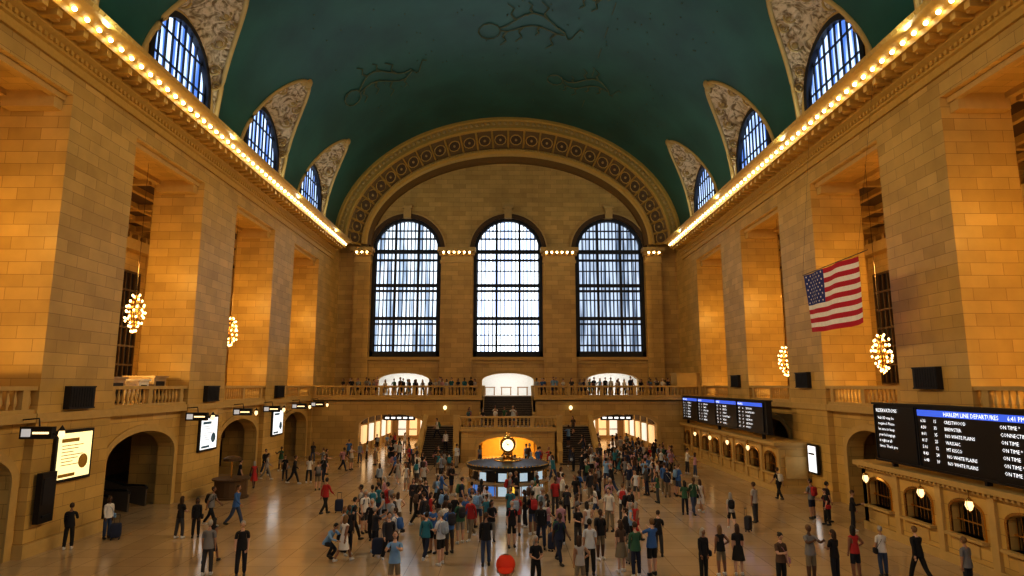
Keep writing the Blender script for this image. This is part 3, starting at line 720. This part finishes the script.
mb.tube([(-16.2,38,1.1),(-16.2,38,2.3)],.05,6,1); mb.lathe(-16.2,38,[(.5,2.1),(.5,2.25),(.3,2.35),(.05,2.4)],16,2)
mb.build('brochure_kiosk',[M_dark,M_brass,M_dark])
# ------------------------------------------------------------ people
sk=[simple('skin_%d'%i,c,.55) for i,c in enumerate(((.58,.36,.26),(.42,.24,.15),(.25,.13,.08),(.10,.05,.03)))]
hr=[simple('hair_%d'%i,c,.6) for i,c in enumerate(((.012,.01,.008),(.05,.025,.012),(.18,.10,.04),(.35,.33,.30)))]
cl_cols=[(.012,.012,.016)]*3+[(.05,.05,.055),(.02,.03,.07),(.03,.03,.04),(.68,.66,.64),(.55,.58,.62),(.42,.40,.38),(.05,.14,.38),(.2,.36,.6),(.40,.03,.03),(.04,.12,.07),(.2,.2,.21),(.45,.25,.3),(.10,.06,.04),(.03,.18,.24),(.62,.60,.55),(.3,.36,.45)]
cl=[simple('cloth_%d'%i,c,.85) for i,c in enumerate(cl_cols)]
pt_cols=[(.012,.015,.025),(.015,.022,.05),(.045,.07,.14),(.22,.18,.12),(.012,.012,.012),(.05,.05,.055),(.28,.26,.23)]
pt=[simple('trouser_%d'%i,c,.85) for i,c in enumerate(pt_cols)]
sh=[simple('shoe_dark',(.02,.02,.02),.5),simple('shoe_white',(.6,.6,.6),.5)]
eye=simple('eye_dark',(.01,.01,.01),.3)
red_cap=simple('red_cap',(.8,.05,.01),.8); cap_logo=simple('cap_yellow',(.8,.5,.05),.7)
def D(a,ab=0,s=1,inw=0):
    a=math.radians(a);ab=math.radians(ab);i=math.radians(inw)
    v=Vector((s*math.sin(ab),-math.sin(a)*math.cos(ab),-math.cos(a)*math.cos(ab)))
    v.x-=s*math.sin(i); return v.normalized()
def make_person(idx,pose,outfit,female,longhair,acc,cap=False):
    g=lambda k,d:pose.get(k,d)
    w=.9 if female else 1.0
    pel=Vector((0,0,.93)); lean=math.radians(g('lean',2)); Rm=Matrix.Rotation(lean,3,'X')
    up=lambda h,y=0,x=0: pel+Vector((x, -math.sin(lean)*h+y*math.cos(lean), math.cos(lean)*h+y*math.sin(lean)))
    vts=[];ed=[];rd=[];bones=[]
    def v(p,r): vts.append(Vector(p)); rd.append(r if isinstance(r,tuple) else (r,r)); return len(vts)-1
    def seg(a,b,m,t=None,m2=None):
        ed.append((a,b))
        A,Bv=vts[a],vts[b]
        if t is None: bones.append((A,Bv,m))
        else:
            mid=A.lerp(Bv,t); bones.append((A,mid,m)); bones.append((mid,Bv,m2))
    P0=v(pel,(.165*w,.12)); P1=v(up(.17),(.15*w,.108)); P2=v(up(.37),(.172*w,.12)); P3=v(up(.48),(.125*w,.088)); P4=v(up(.565),(.055,.055)); P5=v(up(.64,-.01),(.052,.055))
    seg(P0,P1,1); seg(P1,P2,1); seg(P2,P3,1); seg(P3,P4,1,.45,0); seg(P4,P5,0)
    hands=[]
    lg=outfit.get('legs',0); sl=outfit.get('sleeve',0)
    for s,key in ((-1,'R'),(1,'L')):
        a,ab,el,inw=g('arm'+key,(5,5,15,4))
        S0=v(up(.47,0,s*.178*w),(.066,.066)); dd=D(a,ab,s); E=v(vts[S0]+dd*.28,(.05,.05)); d2=D(a+el,ab*.4,s,inw); W=v(vts[E]+d2*.245,(.034,.034) if sl==1 else (.03,.03)); Hn=v(vts[W]+d2*.075,(.042,.024))
        seg(P3,S0,1); 
        if sl==0: seg(S0,E,1,.65,0); seg(E,W,0)
        elif sl==1: seg(S0,E,1); seg(E,W,1)
        else: seg(S0,E,0); seg(E,W,0)
        seg(W,Hn,0); hands.append((vts[Hn].copy(),d2,s))
        th,kn=g('leg'+key,(2,4)); lab=g('stance',3)
        kr=.078 if lg in (0,1) else .06; ar=.062 if lg==0 else .045
        H0=v(pel+Vector((s*.09,0,-.05)),(.10,.105)); dl=D(th,lab,s); K=v(vts[H0]+dl*.42,(kr,kr)); d3=D(th-kn,lab*.3,s); A=v(vts[K]+d3*.40,(ar,ar*1.1))
        seg(P0,H0,2)
        if lg==0: seg(H0,K,2); seg(K,A,2)
        elif lg==1: seg(H0,K,2,.9,0); seg(K,A,0)
        else: seg(H0,K,2,.5,0); seg(K,A,0)
        if s==-1: ankR=vts[A].copy()
        else: ankL=vts[A].copy()
    me=bpy.data.meshes.new('t'); me.from_pydata([tuple(p) for p in vts],ed,[]); ob=bpy.data.objects.new('t',me); COL.objects.link(ob)
    md=ob.modifiers.new('s','SKIN'); md.branch_smoothing=.4
    lay=me.skin_vertices[0] if me.skin_vertices else None
    if lay is None:
        bpy.context.view_layer.objects.active=ob; lay=me.skin_vertices[0]
    for i,r in enumerate(rd): lay.data[i].radius=r
    lay.data[0].use_root=True
    sb=ob.modifiers.new('b','SUBSURF'); sb.levels=1
    dg=bpy.context.evaluated_depsgraph_get(); dg.update(); ev=ob.evaluated_get(dg); em=ev.to_mesh()
    mb=MB()
    for p in em.vertices: mb.v.append(tuple(p.co))
    for f in em.polygons:
        c=f.center; best=None
        for A_,B_,m in bones:
            ab_=B_-A_; t=max(0,min(1,(c-A_).dot(ab_)/max(1e-9,ab_.length_squared))); d=(A_+ab_*t-c).length
            if best is None or d<best[0]-1e-6: best=(d,m)
        mb.f.append(list(f.vertices)); mb.m.append(best[1])
    ev.to_mesh_clear(); bpy.data.objects.remove(ob); bpy.data.meshes.remove(me)
    for hp,d,s in hands:
        side=Vector((0,-1,0)); side=(side-d*side.dot(d)).normalized() if abs(side.dot(d))<.95 else Vector((1,0,0))
        nrm=d.cross(side)*(-s)
        base=hp+d*.015
        for k,ln in enumerate((.068,.078,.073,.058)):
            o=side*(.03-.02*k); p0=base+o-d*.01; p1=p0+d*ln*.5; p2=p1+(d*.8+nrm*.2*s).normalized()*ln*.35; p3=p2+(d*.6+nrm*.3).normalized()*ln*.25
            mb.tube([p0,p1,p2,p3],[.010,.009,.008,.005],5,0)
        q=hp-d*.04+side*.03; mb.tube([q,q+(d*.6+side*.8).normalized()*.035,q+(d*.9+side*.5).normalized()*.065],[.011,.010,.006],5,0)
    for an in (ankR,ankL):
        mb.sphere((an.x,an.y-.055,an.z-.045),.048,.135,.045,4,10,6,e=.75); mb.sphere((an.x,an.y+.02,an.z-.0),.046,.05,.055,4,8,5)
    hc=up(.74,-.02); hl=math.radians(g('head',0)); Rh=Matrix.Rotation(lean*.6+hl,3,'X'); Rh=Matrix.Rotation(math.radians(g('turn',0)),3,'Z')@Rh
    T=lambda x,y,z: hc+Rh@Vector((x,y,z))
    mb.sphere(hc,.076,.094,.115,0,14,10,jaw=.28,Rm=Rh)
    mb.tube([T(0,-.092,.012),T(0,-.112,-.022),T(0,-.092,-.03)],[.008,.015,.006],5,0)
    for s in (-1,1):
        mb.sphere(T(s*.030,-.083,.006),.013,.008,.007,6,6,4,Rm=Rh); mb.sphere(T(s*.077,.005,-.005),.012,.022,.032,0,6,5,Rm=Rh)
        mb.tube([T(s*.016,-.09,.027),T(s*.045,-.078,.027)],.004,4,3)
    mb.tube([T(-.024,-.083,-.055),T(0,-.089,-.053),T(.024,-.083,-.055)],.006,4,6)
    if cap:
        mb.sphere(T(0,.008,.045),.092,.108,.088,5,14,8,Rm=Rh); mb.sphere(T(0,-.11,.045),.075,.085,.014,5,12,5,Rm=Rh); mb.sphere(T(0,.11,.07),.035,.012,.025,7,8,5,Rm=Rh)
    mb.sphere(T(0,.02,.022),.086,.100,.112,3,14,9,Rm=Rh)
    if longhair:
        mb.sphere(T(0,.062,-.09),.088,.055,.17,3,12,8,e=.8); mb.sphere(T(.06,.03,-.07),.03,.05,.13,3,8,6); mb.sphere(T(-.06,.03,-.07),.03,.05,.13,3,8,6)
    elif female: mb.sphere(T(0,.11,.05),.045,.045,.045,3,8,6)
    if lg>=2:
        c=2 if lg==2 else 1; zb=.52 if lg==2 else .5; z0=pel.z+.1
        prof=[(.14,z0),(.175,z0-.12),(.20,z0-.28),(.24,zb)]
        vs=[];fs=[];n=16
        for r,z in prof:
            for i in range(n):
                a=2*math.pi*i/n; rr=r*(1+.05*math.sin(5*a)*(z0-z)); vs.append((rr*math.cos(a),rr*.82*math.sin(a),z))
        for j in range(3):
            for i in range(n): fs.append((j*n+i,j*n+(i+1)%n,(j+1)*n+(i+1)%n,(j+1)*n+i))
        mb.add(vs,fs,c)
    else:
        A_=up(.10); B_=pel+Vector((0,0,-.07)); vs=[];fs=[];n=16
        for p,r in ((up(.27),.145),(A_,.168),(pel,.182),(B_,.188)):
            for i in range(n):
                a=2*math.pi*i/n; vs.append((p.x+r*w*1.02*math.cos(a),p.y+r*.76*math.sin(a),p.z))
        for j in range(3):
            for i in range(n): fs.append((j*n+i,j*n+(i+1)%n,(j+1)*n+(i+1)%n,(j+1)*n+i))
        mb.add(vs,fs,1)
    if acc=='backpack':
        mb.sphere(up(.30,.185),.15,.09,.22,5,12,8,e=.6,Rm=Rm); mb.sphere(up(.22,.27),.11,.035,.11,5,10,6,e=.6)
        for s in (-1,1): mb.tube([up(.45,.12,s*.09),up(.54,.02,s*.1),up(.44,-.115,s*.1),up(.3,-.11,s*.13),up(.18,.06,s*.16)],.016,5,5)
    if acc=='bag':
        mb.sphere(up(-.02,0,.25),.055,.14,.11,5,10,6,e=.55); mb.tube([up(.08,.06,.23),up(.35,.11,.06),up(.54,.0,-.09),up(.35,-.14,.04),up(.08,-.06,.23)],.01,4,5)
    mz=min(ankR.z,ankL.z)-.088
    mb.v=[(x,y,z-mz) for x,y,z in mb.v]
    o=mb.build('ptemp',[sk[0],cl[0],pt[0],hr[0],sh[0],cl[1],eye,cap_logo],True,link=False)
    m=o.data; bpy.data.objects.remove(o); return m
stand={'armR':(4,5,14,4),'armL':(-2,5,10,4),'legR':(3,3),'legL':(-2,3),'head':8}
stand2={'armR':(15,10,70,35),'armL':(12,9,75,40),'legR':(6,8),'legL':(-4,3),'stance':5,'head':5,'turn':20}
walk={'armR':(-22,5,10,2),'armL':(24,5,25,4),'legR':(24,8),'legL':(-18,18),'lean':5}
walk2={'armR':(22,5,30,4),'armL':(-20,5,12,2),'legR':(-20,22),'legL':(22,6),'lean':5}
phone={'armR':(28,7,80,18),'armL':(5,5,15,4),'legR':(3,3),'legL':(-3,5),'head':22}
photo={'armR':(62,12,55,18),'armL':(62,12,55,18),'legR':(3,3),'legL':(-3,3),'head':-15,'lean':-3}
hip={'armR':(-10,40,60,50),'armL':(3,5,12,3),'legR':(5,8),'legL':(-4,2),'stance':6,'turn':-25}
crouch={'armR':(45,10,35,15),'armL':(50,10,30,15),'legR':(88,118),'legL':(60,105),'lean':35,'head':5}
VAR=[(stand,{},0,0,None),(stand,{'legs':1},0,0,'backpack'),(stand2,{},1,1,None),(walk,{},0,0,'backpack'),(walk2,{'sleeve':1},0,0,None),(walk,{'legs':3,'sleeve':2},1,1,'bag'),
 (phone,{},1,0,'bag'),(phone,{'sleeve':1},0,0,None),(photo,{'legs':1},0,0,None),(hip,{'legs':1,'sleeve':2},1,1,None),(walk2,{'legs':1},1,1,'backpack'),(stand,{'sleeve':1},1,1,'bag'),(stand2,{'legs':1},0,0,'backpack'),(stand,{'legs':2},1,1,None)]
VM=[make_person(i,p,o,f,l,a) for i,(p,o,f,l,a) in enumerate(VAR)]
CROUCH=make_person(90,crouch,{'sleeve':1},0,0,None); CAPM=make_person(91,stand,{},0,0,None,cap=True)
PR=random.Random(21); placed=[]
def person(x,y,z=0,rot=None,var=None,top=None,bot=None,scale=None,mesh=None,hair=None,skin=None,acc=None):
    k=var if var is not None else PR.randrange(len(VM))
    me=mesh or VM[k]; fem=VAR[k][2] if not mesh else 0
    o=bpy.data.objects.new('person',me); COL.objects.link(o)
    s=scale or (PR.uniform(.90,.98) if fem else PR.uniform(.97,1.06)); o.scale=(s,s,s)
    o.location=(x,y,z); o.rotation_euler=(0,0,PR.uniform(0,6.28) if rot is None else math.radians(rot))
    ms=[sk[PR.choice((0,0,0,1,1,2,3))] if skin is None else sk[skin],PR.choice(cl) if top is None else cl[top],PR.choice(pt) if bot is None else pt[bot],PR.choice((hr[0],hr[0],hr[1],hr[1],hr[2],hr[3])) if hair is None else hr[hair],PR.choice(sh),PR.choice(cl[:6]+cl[9:]) if acc is None else acc,eye,cap_logo]
    for i,m in enumerate(ms): o.material_slots[i].link='OBJECT'; o.material_slots[i].material=m
    placed.append((x,y)); return o
hand=[(-17.6,26.4,200,7,0,4),(-17.2,28.2,60,11,6,2),(-14.1,28.2,160,2,0,5),(-13.5,28.4,20,11,0,4),(-13.9,30.6,90,3,13,0),(-12.7,30.5,80,4,9,2),(-11.0,24.5,170,5,0,6),(-10.4,22.9,185,0,13,5),(-9.2,22.8,20,0,0,0),
(-16.8,40.6,120,0,0,0),(-16.2,41.4,220,5,11,0),(-15.4,44.7,0,6,0,0),(-14.2,43,90,4,0,0),(-13.4,43.6,180,2,6,0),(-12.6,44.2,40,3,0,1),(-11.9,40.6,200,1,3,3),(-9.3,33.2,150,4,11,4),
(-6.2,25.5,40,0,0,0),(-6.6,27.9,120,3,0,4),(-6.4,30.7,200,12,7,3),(-5.6,27,0,4,0,0),(-6.5,34.3,260,2,14,2),(-5,29.7,200,9,6,3),(-3.1,24.8,160,4,16,1),(-3.3,27,200,5,10,0),(-3.7,35.7,100,4,9,1),(-2.4,29.5,170,6,0,4),(-2.6,27,60,13,6,4),
(-1.7,30.7,10,5,6,0),(-1,30.7,190,8,7,3),(.16,26.6,10,1,0,4),(1.1,28.8,200,12,0,2),(1.35,26.6,0,4,0,1),(1.7,28,90,10,14,2),(2.2,27,180,6,14,0),(2.85,26.6,20,2,0,5),(3.3,27,220,9,6,1),
(2.85,22.8,180,0,7,4),(3.5,24.8,20,1,0,3),(4,23.2,200,13,15,3),(4.4,22.6,190,7,12,1),(5,22.8,200,8,9,4),(5.5,29.7,90,3,0,0),(4.3,31.8,270,10,6,2),(9,33,180,2,12,0),(9.5,33.2,10,3,12,2),(10,33.6,200,5,6,0),(10.2,29.7,170,10,8,4),
(7.4,22.8,190,9,0,3),(8.0,22.8,170,13,0,4),(6.6,22.2,20,11,0,4),(15.6,37.2,200,3,0,4),(10.1,21.9,10,8,13,3),(10.9,21.9,200,2,0,0),(11.8,22.3,190,9,11,0),(12.9,22.6,180,6,6,2),(13.7,21.9,190,4,0,4),(15.4,31.3,90,0,0,0),(15.0,30.6,270,6,0,4),(15.6,29.4,60,7,0,0),(15.0,32,200,12,13,1),
(-3.6,21.0,0,8,10,3),(.9,21.2,10,2,0,4),(2.3,21.0,190,9,8,3),(8.8,21.2,10,6,15,4),(14.4,20.6,200,0,13,0),(-.8,24.0,190,7,0,2),(-4.4,24.2,20,4,5,0),(5.8,25.2,160,6,0,5),(1.9,24.3,30,3,4,1)]
for x,y,r,v,t,b in hand: person(x,y,0,r,v,t,b)
person(-6.85,24.9,0,60,mesh=CROUCH,top=10,bot=0)
person(-.02,6.3,3.08,0,mesh=CAPM,top=0,acc=red_cap,scale=1.0)
def cluster(n,x0,x1,y0,y1,z=0,md=.6,rot=None):
    c=0;t=0
    while c<n and t<n*40:
        t+=1; x=PR.uniform(x0,x1); y=PR.uniform(y0,y1)
        if (x*x+(y-39)**2)<3.0**2 and z==0: continue
        if z==0 and x>15.6: continue
        if z==0 and 52.3<y<60.3 and abs(x)<8: continue
        if any((x-a)**2+(y-b)**2<md*md for a,b in placed): continue
        person(x,y,z,None if rot is None else rot+PR.uniform(-40,40)); c+=1
cluster(26,-7.0,-1.5,23.5,34); cluster(8,-5,1.5,26,31); cluster(14,1,6,25,35); cluster(12,-5,5,32,36.5); cluster(9,-6,5.5,37,44); cluster(54,5,10.5,38,52); cluster(22,8.5,13.5,44,56)
cluster(20,-9,-4,40,52); cluster(12,-14,-8.5,46,57); cluster(8,-4,4,46,52); cluster(9,-13,-8.5,54,66,md=.9); cluster(14,8.5,13.2,53,66,md=.8)
cluster(32,-16.0,-2.8,60.8,62.6,ZF,rot=0); cluster(32,2.8,15.8,60.8,62.6,ZF,rot=0); cluster(8,-3.8,3.8,55.3,57.5,2.8,rot=0)
cluster(4,-17.8,-16.5,40,58); cluster(3,7,12,31,37)
for x,i in ((-5.3,5),(-6.2,11),(5.2,7),(6.4,4),(5.8,13)):
    person(x,53+(i+.55)*5/18,(i+1)*2.8/18-.02)
mb=MB(); mb.box(-5,5,-2,7.6,0,3.08); 
for i in range(17): mb.box(-5,5,7.6+i*.3,7.9+i*.3,0,3.08-(i+1)*.175)
mb.box(-18.3,18.3,YB+.01,-2.2,ZF-.4,ZF)
mb.build('west_stair_landing',[M_marble])
for x,y,r in ((-16.7,28.0,20),(1.75,26.1,70),(-5.0,25.3,0),(4.55,24.3,30),(10.8,29.3,50),(-8.7,33.6,10),(6.6,35,0)):
    mb=MB(); mb.sphere((0,0,.38),.21,.13,.30,0,16,10,e=.35); 
    for s in (-1,1): mb.tube([(s*.1,.1,.6),(s*.1,.1,1.0)],.01,6,1); mb.sphere((s*.15,.07,.04),.03,.03,.04,1,8,6); mb.sphere((s*.15,-.07,.04),.03,.03,.04,1,8,6)
    mb.tube([(-.1,.1,1.0),(.1,.1,1.0)],.015,6,1)
    o=mb.build('suitcase',[PR.choice((cl[0],cl[4],cl[5],cl[13])),M_black],True); o.location=(x,y,0); o.rotation_euler=(0,0,math.radians(r))
# ------------------------------------------------------------ lights
def look(o,t): o.rotation_euler=(Vector(t)-o.location).to_track_quat('-Z','Y').to_euler()
def spot(loc,tgt,w,col=(1,.66,.28),ang=82,r=.15,bl=1):
    l=bpy.data.lights.new('cornice_fill_spot','SPOT'); l.energy=w; l.color=col; l.spot_size=math.radians(ang); l.spot_blend=bl; l.shadow_soft_size=r  # unseen spots added on the cornice to fill the hall
    o=bpy.data.objects.new('cornice_fill_spot',l); o.location=loc; COL.objects.link(o); look(o,tgt); return o
def area(loc,tgt,w,col,sx,sy):
    l=bpy.data.lights.new('lamp','AREA'); l.shape='RECTANGLE'; l.size=sx; l.size_y=sy; l.energy=w; l.color=col
    o=bpy.data.objects.new('lamp',l); o.location=loc; COL.objects.link(o); look(o,tgt); return o
for y in (4,16,28,40,52):
    for s in (-1,1): spot((s*16.3,y,21.9),(-s*XW,y+7,10.5),4100)  # added fill across to the opposite piers
for y in (22,33,44): 
    for s in (-1,1): spot((s*16.3,y,21.9),(s*-3,y+1,0),2500,col=(1,.88,.72),ang=66)  # added fill brightening the floor
for s in (-1,1):
    for y in (0,12,24,36,48,59):
        area((s*17.4,y,21.75),(s*8,y,34),220,(.85,.92,.8),.4,9)  # unseen strips added on the ledge to light the vault
for u in (-11,0,11): area((u,YB+.3,16),(u,20,8),550,(.85,.92,1),7,14)
for uc in (-11.07,0,11.07): area((uc,69.5,8.25),(uc,69.5,0),150,(1,.97,.92),5,3)
for s in (-1,1):
    for y in (64,71,76): area((s*10.9,y,4.3 if y>66 else 4.9),(s*10.9,y,0),85,(1,.68,.32),3,3)
area((0,57.2,2.5),(0,57.2,0),360,(1,.58,.16),4,3)
wd=bpy.data.worlds.new('sky'); sc.world=wd; wd.use_nodes=True; wd.node_tree.nodes['Background'].inputs[0].default_value=(.4,.5,.7,1); wd.node_tree.nodes['Background'].inputs[1].default_value=.3
cd=bpy.data.cameras.new('camera'); cd.lens=625/1024*36; cd.sensor_width=36; cd.clip_end=300
cam=bpy.data.objects.new('camera',cd); cam.location=(0,0,H); cam.rotation_euler=(math.radians(90+8.82),0,-.0064); COL.objects.link(cam); sc.camera=cam
sc.view_settings.view_transform='Standard'
try: sc.view_settings.look='Medium High Contrast'
except Exception as ex: print('look',ex)
